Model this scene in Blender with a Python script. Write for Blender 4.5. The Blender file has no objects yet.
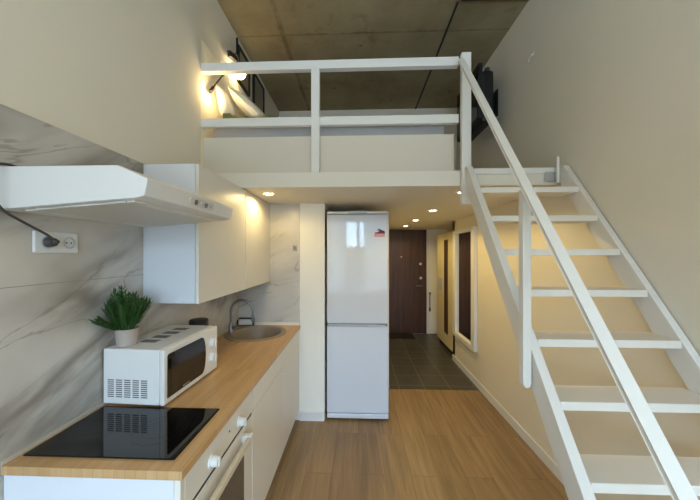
import bpy, bmesh, math, random
from mathutils import Vector, Matrix, Euler
random.seed(7)
C = bpy.context.scene.collection
PI = math.pi

# ------------------------------------------------------------------ helpers
def lin(r, g, b):
    def f(v):
        v /= 255.0
        return v / 12.92 if v <= 0.04045 else ((v + 0.055) / 1.055) ** 2.4
    return (f(r), f(g), f(b), 1.0)

def new_mat(name):
    m = bpy.data.materials.new(name)
    m.use_nodes = True
    nt = m.node_tree
    return m, nt, nt.nodes['Principled BSDF']

def N(nt, typ, **kw):
    n = nt.nodes.new(typ)
    for k, v in kw.items():
        if k in n.inputs.keys():
            n.inputs[k].default_value = v
        else:
            setattr(n, k, v)
    return n

def mat(name, col, rough=0.5, metal=0.0, var=0.04, scale=12.0, bump=0.0, bscale=60.0, coat=0.0, spec=None):
    """plain surface: colour with a little procedural unevenness"""
    m, nt, b = new_mat(name)
    tc = N(nt, 'ShaderNodeTexCoord')
    ns = N(nt, 'ShaderNodeTexNoise', Scale=scale, Detail=4.0)
    nt.links.new(tc.outputs['Object'], ns.inputs['Vector'])
    rp = N(nt, 'ShaderNodeMapRange')
    rp.inputs['To Min'].default_value = 1.0 - var
    rp.inputs['To Max'].default_value = 1.0 + var
    nt.links.new(ns.outputs['Fac'], rp.inputs['Value'])
    mx = N(nt, 'ShaderNodeVectorMath', operation='SCALE')
    mx.inputs[0].default_value = col[:3]
    nt.links.new(rp.outputs['Result'], mx.inputs['Scale'])
    nt.links.new(mx.outputs['Vector'], b.inputs['Base Color'])
    b.inputs['Roughness'].default_value = rough
    b.inputs['Metallic'].default_value = metal
    if spec is not None:
        b.inputs['Specular IOR Level'].default_value = spec
    if coat:
        b.inputs['Coat Weight'].default_value = coat
        b.inputs['Coat Roughness'].default_value = 0.05
    if bump:
        n2 = N(nt, 'ShaderNodeTexNoise', Scale=bscale, Detail=6.0)
        nt.links.new(tc.outputs['Object'], n2.inputs['Vector'])
        bp = N(nt, 'ShaderNodeBump', Strength=bump, Distance=0.01)
        nt.links.new(n2.outputs['Fac'], bp.inputs['Height'])
        nt.links.new(bp.outputs['Normal'], b.inputs['Normal'])
    return m

def emit_mat(name, col, strength):
    m, nt, b = new_mat(name)
    b.inputs['Base Color'].default_value = col
    b.inputs['Emission Color'].default_value = col
    b.inputs['Emission Strength'].default_value = strength
    return m

def mixrgb(nt, fac, a, b, blend='MIX'):
    n = N(nt, 'ShaderNodeMix', data_type='RGBA', blend_type=blend)
    for sock, v in ((n.inputs[0], fac), (n.inputs[6], a), (n.inputs[7], b)):
        if hasattr(v, 'is_output'):
            nt.links.new(v, sock)
        else:
            sock.default_value = v
    return n.outputs[2]

def maprange(nt, v, a, b, c=0.0, d=1.0, smooth=False):
    n = N(nt, 'ShaderNodeMapRange')
    if smooth:
        n.interpolation_type = 'SMOOTHSTEP'
    nt.links.new(v, n.inputs['Value'])
    n.inputs['From Min'].default_value = a; n.inputs['From Max'].default_value = b
    n.inputs['To Min'].default_value = c; n.inputs['To Max'].default_value = d
    return n.outputs['Result']

def math_n(nt, op, a, b=None):
    n = N(nt, 'ShaderNodeMath', operation=op)
    for s, v in ((n.inputs[0], a), (n.inputs[1], b)):
        if v is None: continue
        if hasattr(v, 'is_output'): nt.links.new(v, s)
        else: s.default_value = v
    return n.outputs[0]

def marble_mat(joints=True):
    m, nt, b = new_mat('marble_tile')
    tc = N(nt, 'ShaderNodeTexCoord')
    geo = tc.outputs['Object']
    # shear so that veins climb away from the window; x is folded in for the end wall
    sep = N(nt, 'ShaderNodeSeparateXYZ'); nt.links.new(geo, sep.inputs[0])
    yy = math_n(nt, 'ADD', sep.outputs['Y'], sep.outputs['X'])
    zs = math_n(nt, 'SUBTRACT', sep.outputs['Z'], math_n(nt, 'MULTIPLY', yy, 0.42))
    comb = N(nt, 'ShaderNodeCombineXYZ')
    nt.links.new(math_n(nt, 'MULTIPLY', yy, 0.8), comb.inputs['X'])
    nt.links.new(math_n(nt, 'MULTIPLY', zs, 2.6), comb.inputs['Y'])
    def ridge(scale, detail, dist, w, seed):
        ad = N(nt, 'ShaderNodeVectorMath', operation='ADD'); ad.inputs[1].default_value = (seed, seed * .7, seed * .3)
        nt.links.new(comb.outputs[0], ad.inputs[0])
        n = N(nt, 'ShaderNodeTexNoise', Scale=scale, Detail=detail, Distortion=dist)
        nt.links.new(ad.outputs[0], n.inputs['Vector'])
        d = math_n(nt, 'ABSOLUTE', math_n(nt, 'SUBTRACT', n.outputs['Fac'], 0.5))
        return maprange(nt, d, 0.0, w, 1.0, 0.0, True)
    broad = ridge(0.85, 5.0, 0.6, 0.13, 3.1)
    thin = ridge(1.5, 5.0, 0.9, 0.014, 9.4)
    gate = N(nt, 'ShaderNodeTexNoise', Scale=1.3, Detail=2.0)
    nt.links.new(comb.outputs[0], gate.inputs['Vector'])
    g = maprange(nt, gate.outputs['Fac'], 0.36, 0.56, 0.0, 1.0, True)
    cloud = N(nt, 'ShaderNodeTexNoise', Scale=2.2, Detail=5.0)
    nt.links.new(geo, cloud.inputs['Vector'])
    base = mixrgb(nt, maprange(nt, cloud.outputs['Fac'], 0.3, 0.7), lin(184, 178, 170), lin(208, 203, 196))
    c1 = mixrgb(nt, math_n(nt, 'MULTIPLY', broad, math_n(nt, 'MULTIPLY', g, 0.9 if joints else 0.3)), base, lin(134, 126, 116))
    c2 = mixrgb(nt, math_n(nt, 'MULTIPLY', math_n(nt, 'MULTIPLY', thin, g), 0.5), c1, lin(128, 118, 106))
    # tile joints: every 0.6 m in height, every 1.2 m along the wall
    jz = math_n(nt, 'ABSOLUTE', math_n(nt, 'SUBTRACT', math_n(nt, 'FLOORED_MODULO', math_n(nt, 'SUBTRACT', sep.outputs['Z'], 1.173), 0.6), 0.3))
    jy = math_n(nt, 'ABSOLUTE', math_n(nt, 'SUBTRACT', math_n(nt, 'FLOORED_MODULO', math_n(nt, 'SUBTRACT', sep.outputs['Y'], 0.93), 1.2), 0.6))
    j = math_n(nt, 'MAXIMUM', math_n(nt, 'LESS_THAN', jz, 0.0013), math_n(nt, 'LESS_THAN', jy, 0.0013))
    c3 = mixrgb(nt, j, c2, lin(150, 142, 132)) if joints else c2
    nt.links.new(c3, b.inputs['Base Color'])
    b.inputs['Roughness'].default_value = 0.24
    return m

def plank_mat(name, light, dark, gap, bw, bh, rough, grain=1.0, along='Y', gapw=0.0016):
    m, nt, b = new_mat(name)
    tc = N(nt, 'ShaderNodeTexCoord')
    sep = N(nt, 'ShaderNodeSeparateXYZ'); nt.links.new(tc.outputs['Object'], sep.inputs[0])
    cb = N(nt, 'ShaderNodeCombineXYZ')
    nt.links.new(sep.outputs['Y'], cb.inputs['X']); nt.links.new(sep.outputs['X'], cb.inputs['Y'])
    br = N(nt, 'ShaderNodeTexBrick')
    br.offset = 0.37
    br.inputs['Scale'].default_value = 1.0
    br.inputs['Brick Width'].default_value = bw
    br.inputs['Row Height'].default_value = bh
    br.inputs['Mortar Size'].default_value = gapw
    br.inputs['Mortar Smooth'].default_value = 0.2
    br.inputs['Color1'].default_value = (0, 0, 0, 1); br.inputs['Color2'].default_value = (1, 1, 1, 1)
    br.inputs['Mortar'].default_value = (0.5, 0.5, 0.5, 1)
    nt.links.new(cb.outputs[0], br.inputs['Vector'])
    st = N(nt, 'ShaderNodeCombineXYZ')
    nt.links.new(math_n(nt, 'MULTIPLY', sep.outputs['Y'], 2.2), st.inputs['X'])
    nt.links.new(math_n(nt, 'MULTIPLY', sep.outputs['X'], 30.0), st.inputs['Y'])
    nt.links.new(math_n(nt, 'MULTIPLY', br.outputs['Color'], 7.0), st.inputs['Z'])
    gn = N(nt, 'ShaderNodeTexNoise', Scale=1.0, Detail=6.0, Distortion=0.6)
    nt.links.new(st.outputs[0], gn.inputs['Vector'])
    g2 = N(nt, 'ShaderNodeTexNoise', Scale=1.6, Detail=3.0)
    nt.links.new(tc.outputs['Object'], g2.inputs['Vector'])
    f = math_n(nt, 'ADD', math_n(nt, 'MULTIPLY', maprange(nt, gn.outputs['Fac'], 0.3, 0.7), 0.5 * grain),
               math_n(nt, 'ADD', math_n(nt, 'MULTIPLY', br.outputs['Color'], 0.28), math_n(nt, 'MULTIPLY', g2.outputs['Fac'], 0.25)))
    c = mixrgb(nt, f, dark, light)
    c = mixrgb(nt, math_n(nt, 'MULTIPLY', br.outputs['Fac'], 0.7), c, gap)
    nt.links.new(c, b.inputs['Base Color'])
    b.inputs['Roughness'].default_value = rough
    bp = N(nt, 'ShaderNodeBump', Strength=0.12, Distance=0.002)
    nt.links.new(gn.outputs['Fac'], bp.inputs['Height']); nt.links.new(bp.outputs['Normal'], b.inputs['Normal'])
    return m

def tile_mat():
    m, nt, b = new_mat('slate_floor_tile')
    tc = N(nt, 'ShaderNodeTexCoord')
    br = N(nt, 'ShaderNodeTexBrick'); br.offset = 0.0
    br.inputs['Scale'].default_value = 1.0
    br.inputs['Brick Width'].default_value = 0.3; br.inputs['Row Height'].default_value = 0.3
    br.inputs['Mortar Size'].default_value = 0.006
    br.inputs['Color1'].default_value = lin(56, 55, 51); br.inputs['Color2'].default_value = lin(68, 66, 60)
    br.inputs['Mortar'].default_value = lin(116, 108, 96)
    mp = N(nt, 'ShaderNodeMapping'); mp.inputs['Location'].default_value = (0.12, -0.21, 0)
    nt.links.new(tc.outputs['Object'], mp.inputs['Vector'])
    nt.links.new(mp.outputs[0], br.inputs['Vector'])
    ns = N(nt, 'ShaderNodeTexNoise', Scale=7.0, Detail=6.0)
    nt.links.new(tc.outputs['Object'], ns.inputs['Vector'])
    c = mixrgb(nt, maprange(nt, ns.outputs['Fac'], 0.35, 0.7, 0.0, 0.45), br.outputs['Color'], lin(84, 79, 70))
    nt.links.new(c, b.inputs['Base Color'])
    b.inputs['Roughness'].default_value = 0.38
    return m

def concrete_mat():
    m, nt, b = new_mat('bare_concrete')
    tc = N(nt, 'ShaderNodeTexCoord')
    n1 = N(nt, 'ShaderNodeTexNoise', Scale=1.5, Detail=8.0, Roughness=0.62)
    n2 = N(nt, 'ShaderNodeTexNoise', Scale=5.0, Detail=6.0, Roughness=0.7)
    nt.links.new(tc.outputs['Object'], n1.inputs['Vector']); nt.links.new(tc.outputs['Object'], n2.inputs['Vector'])
    c = mixrgb(nt, maprange(nt, n1.outputs['Fac'], 0.32, 0.7, 0, 1), lin(122, 106, 74), lin(154, 138, 102))
    c = mixrgb(nt, maprange(nt, n2.outputs['Fac'], 0.56, 0.7, 0, 0.5), c, lin(112, 84, 50))
    # casting seams of the slab: across and along, wobbling a little
    sep = N(nt, 'ShaderNodeSeparateXYZ'); nt.links.new(tc.outputs['Object'], sep.inputs[0])
    wob = math_n(nt, 'MULTIPLY', math_n(nt, 'SUBTRACT', n2.outputs['Fac'], 0.5), 0.05)
    s1 = math_n(nt, 'LESS_THAN', math_n(nt, 'ABSOLUTE', math_n(nt, 'ADD', math_n(nt, 'SUBTRACT', sep.outputs['Y'], 2.76), wob)), 0.010)
    s2 = math_n(nt, 'LESS_THAN', math_n(nt, 'ABSOLUTE', math_n(nt, 'ADD', math_n(nt, 'SUBTRACT', sep.outputs['X'], -0.72), wob)), 0.022)
    sm = math_n(nt, 'MULTIPLY', math_n(nt, 'MAXIMUM', s1, s2), maprange(nt, n2.outputs['Fac'], 0.4, 0.6, 0.2, 0.7))
    c = mixrgb(nt, sm, c, lin(96, 74, 48))
    vor = N(nt, 'ShaderNodeTexVoronoi', Scale=3.2); nt.links.new(tc.outputs['Object'], vor.inputs['Vector'])
    c = mixrgb(nt, maprange(nt, vor.outputs['Distance'], 0.03, 0.08, 0.75, 0.0), c, lin(74, 58, 40))
    nt.links.new(c, b.inputs['Base Color'])
    b.inputs['Roughness'].default_value = 0.85
    bp = N(nt, 'ShaderNodeBump', Strength=0.3, Distance=0.01)
    nt.links.new(n2.outputs['Fac'], bp.inputs['Height']); nt.links.new(bp.outputs['Normal'], b.inputs['Normal'])
    return m

def door_mat():
    m, nt, b = new_mat('dark_brown_wood')
    tc = N(nt, 'ShaderNodeTexCoord')
    mp = N(nt, 'ShaderNodeMapping'); mp.inputs['Scale'].default_value = (26, 26, 1.3)
    nt.links.new(tc.outputs['Object'], mp.inputs['Vector'])
    ns = N(nt, 'ShaderNodeTexNoise', Scale=1.0, Detail=6.0, Distortion=0.7)
    nt.links.new(mp.outputs[0], ns.inputs['Vector'])
    c = mixrgb(nt, maprange(nt, ns.outputs['Fac'], 0.3, 0.7), lin(54, 32, 18), lin(82, 50, 30))
    nt.links.new(c, b.inputs['Base Color'])
    b.inputs['Roughness'].default_value = 0.4
    return m

def filter_mat():
    m, nt, b = new_mat('aluminium_filter_mesh')  # fine woven grid
    tc = N(nt, 'ShaderNodeTexCoord')
    ck = N(nt, 'ShaderNodeTexChecker', Scale=170.0)
    mp = N(nt, 'ShaderNodeMapping'); mp.inputs['Rotation'].default_value = (0, 0, 0.78)
    nt.links.new(tc.outputs['Object'], mp.inputs['Vector']); nt.links.new(mp.outputs[0], ck.inputs['Vector'])
    c = mixrgb(nt, ck.outputs['Fac'], lin(186, 182, 172), lin(232, 228, 218))
    nt.links.new(c, b.inputs['Base Color'])
    b.inputs['Metallic'].default_value = 0.1; b.inputs['Roughness'].default_value = 0.5
    return m

def glass_mat():
    m = bpy.data.materials.new('window_glass'); m.use_nodes = True
    nt = m.node_tree; nt.nodes.clear()
    out = N(nt, 'ShaderNodeOutputMaterial')
    tr = N(nt, 'ShaderNodeBsdfTransparent'); gl = N(nt, 'ShaderNodeBsdfGlossy', Roughness=0.02)
    mx = N(nt, 'ShaderNodeMixShader'); mx.inputs[0].default_value = 0.06
    nt.links.new(tr.outputs[0], mx.inputs[1]); nt.links.new(gl.outputs[0], mx.inputs[2])
    nt.links.new(mx.outputs[0], out.inputs[0])
    return m

WALL = mat('cream_wall_paint', lin(222, 213, 194), 0.8, var=0.015, scale=3.0, bump=0.02, bscale=180)
WHITE_WALL = mat('white_wall_paint', lin(232, 228, 218), 0.7, var=0.01, scale=3.0)
SLABW = mat('white_slab_paint', lin(222, 214, 198), 0.6, var=0.01, scale=3.0)
MARBLE = marble_mat()
MARBLE_END = marble_mat(False)
FLOOR = plank_mat('oak_laminate', lin(164, 132, 92), lin(106, 83, 55), lin(84, 64, 46), 1.28, 0.19, 0.42)
WORKTOP_M = plank_mat('oak_worktop', lin(208, 170, 120), lin(174, 134, 88), lin(140, 104, 66), 0.42, 0.035, 0.38, 0.8, gapw=0.0006)
TILE = tile_mat()
CONC = concrete_mat()
WOODDOOR = door_mat()
WHITE = mat('white_lacquer', lin(220, 218, 214), 0.42, var=0.008)
STAIRW = mat('white_painted_wood', lin(220, 216, 208), 0.45, var=0.015, scale=20)
TREADM = mat('cream_painted_tread', lin(222, 215, 204), 0.5, var=0.02, scale=16)
CABW = mat('cream_white_cabinet_front', lin(222, 216, 205), 0.38, var=0.008)
CABSIDE = mat('white_melamine', lin(216, 218, 222), 0.4, var=0.006)
FRIDGEW = mat('white_enamel', lin(206, 209, 216), 0.35, var=0.004, coat=1.0, spec=0.2)
FRIDGEG = mat('pale_grey_plastic', lin(186, 190, 198), 0.4, var=0.01)
BLACKGL = mat('black_ceramic_glass', lin(9, 9, 11), 0.05, var=0.1)
RING = mat('grey_printed_ring', lin(42, 42, 46), 0.15)
DARKGL = mat('dark_oven_glass', lin(92, 86, 78), 0.12, var=0.02)
MWGL = mat('black_microwave_window', lin(32, 26, 22), 0.1, var=0.05)
BLACK = mat('black_metal', lin(20, 20, 22), 0.5)
BLACKP = mat('black_plastic', lin(24, 24, 26), 0.4)
DARKGAP = mat('dark_recess', lin(34, 30, 28), 0.7)
STEEL = mat('brushed_steel', lin(132, 132, 134), 0.28, metal=0.85)
CHROME = mat('bright_chrome', lin(205, 205, 205), 0.15, metal=0.95)
SAND = mat('sand_composite', lin(140, 124, 104), 0.45, var=0.1, scale=240)
FILTER = filter_mat()
CABLE = mat('grey_cable_rubber', lin(70, 66, 62), 0.55)
POT = mat('greige_ceramic_pot', lin(172, 160, 150), 0.55, var=0.02)
LEAF = mat('green_plastic_leaf', lin(54, 88, 36), 0.5, var=0.35, scale=30)
SOIL = mat('dark_soil', lin(52, 42, 34), 0.9, var=0.2)
SHEET = mat('pale_grey_sheet', lin(166, 161, 156), 0.85, var=0.03, bump=0.25, bscale=14)
PILLOW = mat('cream_pillow_cotton', lin(236, 226, 204), 0.85, var=0.03, bump=0.25, bscale=18)
BLANKET = mat('olive_green_blanket', lin(104, 104, 58), 0.9, var=0.2, scale=40, bump=0.4, bscale=70)
PANELC = mat('cream_wall_panel', lin(240, 230, 204), 0.7, var=0.01)
PRINT = mat('grey_print_paper', lin(150, 142, 124), 0.6, var=0.25, scale=6)
MIRROR = mat('mirror_silver', (0.86, 0.86, 0.86, 1), 0.02, metal=1.0, var=0.0)
WARD = mat('cream_wardrobe_foil', lin(212, 200, 162), 0.4, var=0.01)
RED = mat('red_sticker_ink', lin(176, 36, 34), 0.45)
DARKRED = mat('dark_maroon_sticker_ink', lin(70, 26, 34), 0.45)
GREYINK = mat('grey_sticker_ink', lin(96, 92, 100), 0.45)
PALERED = mat('pale_red_sticker_ink', lin(214, 150, 150), 0.45)
MATM = mat('black_doormat_fibre', lin(34, 30, 26), 0.95, var=0.3, scale=120, bump=0.5, bscale=300)
LED = emit_mat('warm_spot_diffuser', (1.0, 0.86, 0.55, 1), 22.0)
GLOBE = emit_mat('glowing_globe', (1.0, 0.80, 0.46, 1), 22.0)
PANE = glass_mat()

# ---- mesh building
def box(bm, x0, x1, y0, y1, z0, z1, bev=0.0, seg=2):
    r = bmesh.ops.create_cube(bm, size=1.0)
    vs = r['verts']
    for v in vs:
        v.co = Vector(((x0 + x1) / 2 + v.co.x * (x1 - x0), (y0 + y1) / 2 + v.co.y * (y1 - y0), (z0 + z1) / 2 + v.co.z * (z1 - z0)))
    if bev:
        es = list({e for v in vs for e in v.link_edges})
        bmesh.ops.bevel(bm, geom=es, offset=bev, segments=seg, affect='EDGES', profile=0.5)
    return bm

def cyl(bm, p0, p1, r0, r1=None, seg=24, cap=True):
    p0 = Vector(p0); p1 = Vector(p1); r1 = r0 if r1 is None else r1
    d = p1 - p0
    q = d.to_track_quat('Z', 'Y').to_matrix().to_4x4()
    q.translation = (p0 + p1) / 2
    bmesh.ops.create_cone(bm, cap_ends=cap, segments=seg, radius1=r0, radius2=r1, depth=d.length, matrix=q)
    return bm

def beam(bm, p0, p1, w, h, bev=0.003):
    """square bar between two points; w across, h in the vertical plane"""
    p0 = Vector(p0); p1 = Vector(p1); d = (p1 - p0); L = d.length; d.normalize()
    side = d.cross(Vector((0, 0, 1))).normalized(); up = side.cross(d)
    r = bmesh.ops.create_cube(bm, size=1.0); vs = r['verts']; c = (p0 + p1) / 2
    for v in vs:
        v.co = c + d * (v.co.x * L) + side * (v.co.y * w) + up * (v.co.z * h)
    if bev:
        bmesh.ops.bevel(bm, geom=list({e for v in vs for e in v.link_edges}), offset=bev, segments=2, affect='EDGES', profile=0.5)

def prism(bm, prof, axis, a0, a1, bev=0.0):
    """extrude a polygon: axis 'y' takes (x,z) points, axis 'x' takes (y,z), axis 'z' takes (x,y)"""
    def P(p, a):
        return {'y': (p[0], a, p[1]), 'x': (a, p[0], p[1]), 'z': (p[0], p[1], a)}[axis]
    A = [bm.verts.new(P(p, a0)) for p in prof]; B = [bm.verts.new(P(p, a1)) for p in prof]
    n = len(prof); fs = [bm.faces.new(A), bm.faces.new(B[::-1])]
    for i in range(n):
        fs.append(bm.faces.new((A[i], B[i], B[(i + 1) % n], A[(i + 1) % n])))
    bmesh.ops.recalc_face_normals(bm, faces=fs)
    if bev:
        bmesh.ops.bevel(bm, geom=list({e for f in fs for e in f.edges}), offset=bev, segments=2, affect='EDGES', profile=0.5)

def lathe(bm, prof, c, seg=40):
    rings = []
    for r, z in prof:
        rings.append([bm.verts.new((c[0] + r * math.cos(2 * PI * i / seg), c[1] + r * math.sin(2 * PI * i / seg), c[2] + z)) for i in range(seg)])
    fs = []
    for a, b in zip(rings, rings[1:]):
        for i in range(seg):
            fs.append(bm.faces.new((a[i], a[(i + 1) % seg], b[(i + 1) % seg], b[i])))
    return rings, fs

def lathe_solid(bm, prof, c, seg=40):
    rings, fs = lathe(bm, prof, c, seg)
    fs.append(bm.faces.new(rings[0][::-1])); fs.append(bm.faces.new(rings[-1]))
    bmesh.ops.recalc_face_normals(bm, faces=fs)

def smooth_path(pts, n=8):
    P = [Vector(p) for p in pts]; P = [2 * P[0] - P[1]] + P + [2 * P[-1] - P[-2]]; out = []
    for i in range(1, len(P) - 2):
        for k in range(n):
            t = k / n; a, b, c, d = P[i - 1], P[i], P[i + 1], P[i + 2]
            out.append(0.5 * ((2 * b) + (c - a) * t + (2 * a - 5 * b + 4 * c - d) * t * t + (3 * b - a - 3 * c + d) * t ** 3))
    out.append(P[-2]); return out

def tube(bm, pts, r, seg=12, n=8, smooth=True):
    P = smooth_path(pts, n) if smooth else [Vector(p) for p in pts]
    rings = []; ref = Vector((0.13, 0.2, 0.97)).normalized()
    for i, p in enumerate(P):
        t = (P[min(i + 1, len(P) - 1)] - P[max(i - 1, 0)]).normalized()
        s = t.cross(ref)
        if s.length < 0.05: s = t.cross(Vector((1, 0, 0)))
        s.normalize(); u = s.cross(t)
        rings.append([bm.verts.new(p + (s * math.cos(2 * PI * k / seg) + u * math.sin(2 * PI * k / seg)) * r) for k in range(seg)])
    fs = []
    for a, b in zip(rings, rings[1:]):
        for k in range(seg):
            fs.append(bm.faces.new((a[k], a[(k + 1) % seg], b[(k + 1) % seg], b[k])))
    fs.append(bm.faces.new(rings[0][::-1])); fs.append(bm.faces.new(rings[-1]))
    bmesh.ops.recalc_face_normals(bm, faces=fs)

def wloc(o):
    v = Vector((0, 0, 0))
    while o is not None:
        v += o.location; o = o.parent
    return v

def obj(name, bm, m, parent=None, smooth=False, origin=None):
    """ONE mesh object; vertices are given in world space (or in the thing's own unrotated frame)"""
    off = wloc(parent) if parent is not None else Vector(origin or (0, 0, 0))
    bmesh.ops.translate(bm, verts=bm.verts, vec=-off)
    me = bpy.data.meshes.new(name); bm.to_mesh(me); bm.free()
    me.materials.append(m)
    if smooth:
        for p in me.polygons: p.use_smooth = True
        try: me.set_sharp_from_angle(angle=math.radians(38))
        except Exception: pass
    o = bpy.data.objects.new(name, me); C.objects.link(o)
    if parent is not None: o.parent = parent
    elif origin: o.location = origin
    return o

def B(*boxes, bev=0.0):
    bm = bmesh.new()
    for b in boxes: box(bm, *b, bev=bev)
    return bm

def tag(o, label, cat, group=None, kind=None):
    o['label'] = label; o['category'] = cat
    if group: o['group'] = group
    if kind: o['kind'] = kind
    return o

def thing(name, label, cat, loc, group=None):
    o = bpy.data.objects.new(name, None); C.objects.link(o)
    o.location = loc; o.empty_display_size = 0.05
    return tag(o, label, cat, group)

def struct(name, bm, m, label, cat, smooth=False, parent=None):
    o = obj(name, bm, m, parent, smooth)
    if parent is None:
        o['kind'] = 'structure'; o['label'] = label; o['category'] = cat
    return o

def dup(root, loc, label=None):
    r = root.copy(); C.objects.link(r); r.location = loc
    if label: r['label'] = label
    for ch in list(root.children):
        c = ch.copy(); C.objects.link(c); c.parent = r
        for g in list(ch.children):
            d = g.copy(); C.objects.link(d); d.parent = c
    return r

# ------------------------------------------------------------------ room numbers (metres; eye at x=0,y=0)
XL, XR = -1.15, 1.4155          # kitchen wall, stair wall
H = 3.687                       # concrete ceiling
YB = -2.3                       # window wall behind the viewer
YL = 2.07                       # front edge of the loft
ZS, ZT = 2.063, 2.169           # loft slab under / top
YP = 2.74                       # end wall of the kitchen niche
YT = 3.413                      # laminate / tile joint
YD = 5.80                       # entry door wall
YLB = 4.23                      # back wall of the loft

# ------------------------------------------------------------------ setting
struct('floor', B((-1.26, 1.52, YB - .1, YT, -0.08, 0)), FLOOR, 'oak laminate plank floor of the kitchen', 'floor')
struct('floor_hall', B((-1.26, 2.15, YT, YD + .1, -0.08, 0.001)), TILE, 'dark grey square tile floor of the hallway', 'floor')
struct('ceiling', B((-1.26, 1.52, YB - .1, YLB + .1, H, H + .1)), CONC, 'stained bare concrete ceiling above the loft', 'ceiling')
struct('wall_left', B((XL - .1, XL, YB, YL, 0, H), (XL - .1, XL, YL, YP + .01, 0, ZS), (XL - .1, XL - .02, YL, YLB, ZS, H)), WALL,
       'cream painted wall above the marble tiles', 'wall')
struct('wall_left_backsplash', B((XL, XL + .004, YB + .3, YP, 0, ZS + .002)), MARBLE, 'grey veined marble tiles behind the worktop', 'wall tiles')
struct('wall_right', B((XR, XR + .1, YB, 4.39, 0, H), (XR, 2.15, 4.30, 4.39, 0, ZS), (2.05, 2.15, 4.39, YD, 0, ZS)), WALL,
       'plain cream painted wall behind the stairs', 'wall')
struct('wall_loft_back', B((XL - .1, XR, YLB, YLB + .1, ZT, H)), WALL, 'cream back wall of the sleeping loft', 'wall')
struct('wall_far', B((XL, -0.320, YP, 3.42, 0, ZS), (XL, .36, 3.42, 3.52, 0, ZS), (.26, .36, 3.52, YD, 0, ZS)), WHITE_WALL,
       'white wall piece between worktop and refrigerator', 'wall')
struct('wall_far_backsplash', B((XL + .004, -.556, YP - .004, YP, 0.86, ZS)), MARBLE_END, 'marble tile panel at the far end of the worktop', 'wall tiles')
struct('wall_hall_end', B((.26, .385, YD, YD + .1, 0, ZS), (1.354, 2.15, YD, YD + .1, 0, ZS)), WHITE_WALL, 'narrow white wall strip right of the entry door', 'wall')
# window wall behind the viewer
WX0, WX1, WZ0, WZ1 = -1.05, 1.30, .55, 2.50
struct('wall_back', B((-1.25, WX0, YB - .1, YB, 0, H), (WX1, 1.5155, YB - .1, YB, 0, H), (WX0, WX1, YB - .1, YB, 0, WZ0), (WX0, WX1, YB - .1, YB, WZ1, H)),
       WALL, 'cream wall with the window', 'wall')
win = struct('window_1', B((WX0, WX1, YB - .08, YB - .02, WZ0, WZ0 + .06), (WX0, WX1, YB - .08, YB - .02, WZ1 - .06, WZ1), (WX0, WX0 + .06, YB - .08, YB - .02, WZ0 + .06, WZ1 - .06),
                       (WX1 - .06, WX1, YB - .08, YB - .02, WZ0 + .06, WZ1 - .06), (-.04, .04, YB - .08, YB - .02, WZ0 + .06, WZ1 - .06)), WHITE, 'white framed window', 'window')
obj('pane', B((WX0 + .06, WX1 - .06, YB - .052, YB - .048, WZ0 + .06, WZ1 - .06)), PANE, win)
obj('sill', B((WX0 - .04, WX1 + .04, YB, YB + .15, WZ0 - .04, WZ0 - .002)), WHITE, win)
# added unseen blocks, shaped to leave a bright gap in the fridge reflection
BLOCKERM = mat('blocker_grey', lin(120, 116, 110), .8, var=.05, scale=1.0)
struct('reflection_blocker', B((-14, -.95, -18, -14, -3, 4.2)), BLOCKERM, 'grey unseen block added to darken the fridge reflection', 'added block')
struct('reflection_blocker', B((.45, 14, -18, -14, -3, 4.2)), BLOCKERM, 'grey unseen block added beyond the bright reflection gap', 'added block')
struct('reflection_low_blocker', B((-.95, .45, -16, -15.5, -3, 2.1)), BLOCKERM, 'low unseen block added under the bright reflection gap', 'wall')
# loft slab and its white edge boards
struct('floor_loft', B((XL, XR, YL, YLB, ZS, ZT), (XL, 2.15, YLB, YD + .1, ZS, ZT)), SLABW, 'white slab carrying the loft above the hallway', 'loft floor')
struct('trim_1', B((.79, XR - .001, YL - .014, YL - .001, ZT - .03, ZT + .012), bev=.003), STAIRW, 'white nosing strip at the top of the stairs', 'trim')
# baseboards
struct('baseboard_right', B((XR - .014, XR - .0005, YB + .02, 4.39, 0, .085), bev=.003), WHITE, 'white baseboard along the stair wall', 'baseboard')
struct('baseboard_far', B((-.556, -.3205, YP - .014, YP - .0005, 0, .085), bev=.003), WHITE, 'white baseboard beside the refrigerator', 'baseboard')
struct('baseboard_hall', B((1.393, 2.04, YD - .014, YD - .0005, 0.002, .085), bev=.003), WHITE, 'white baseboard right of the entry door', 'baseboard')
struct('trim_2', B((1.354, 1.392, YD - .016, YD - .0005, 0.002, ZS - .002), bev=.003), WHITE, 'white casing strip at the entry door', 'trim')
struct('trim_3', B((-1.0, -.557, YP - .022, YP - .005, .904, .93), bev=.003), mat('beige_edge_strip', lin(226, 216, 202), .5), 'beige sealing strip where worktop meets end wall', 'trim')
struct('trim_7', B((XL + .0045, XL + .0095, .886, YP - .03, .9035, .919), bev=.001), mat('pale_edge_strip', lin(186, 176, 160), .5), 'pale sealing strip along the back of the worktop', 'trim')
# ceiling: dark joint and black beam edge
struct('trim_4', B((.822, .838, 2.44, YLB - .002, H - .010, H - .0005)), DARKGAP, 'dark cable line running along the concrete ceiling', 'trim')
struct('trim_5', B((.85, XR - .002, 2.10, 2.405, H - .03, H - .0005)), DARKGAP, 'black board under the concrete ceiling by stair wall', 'trim')
struct('trim_6', B((XL - .02 + .0005, XL - .006, YL + .01, YLB - .003, ZT + .001, 3.17), bev=.002), PANELC, 'cream head panel on the loft wall behind pillows', 'wall panel')

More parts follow.
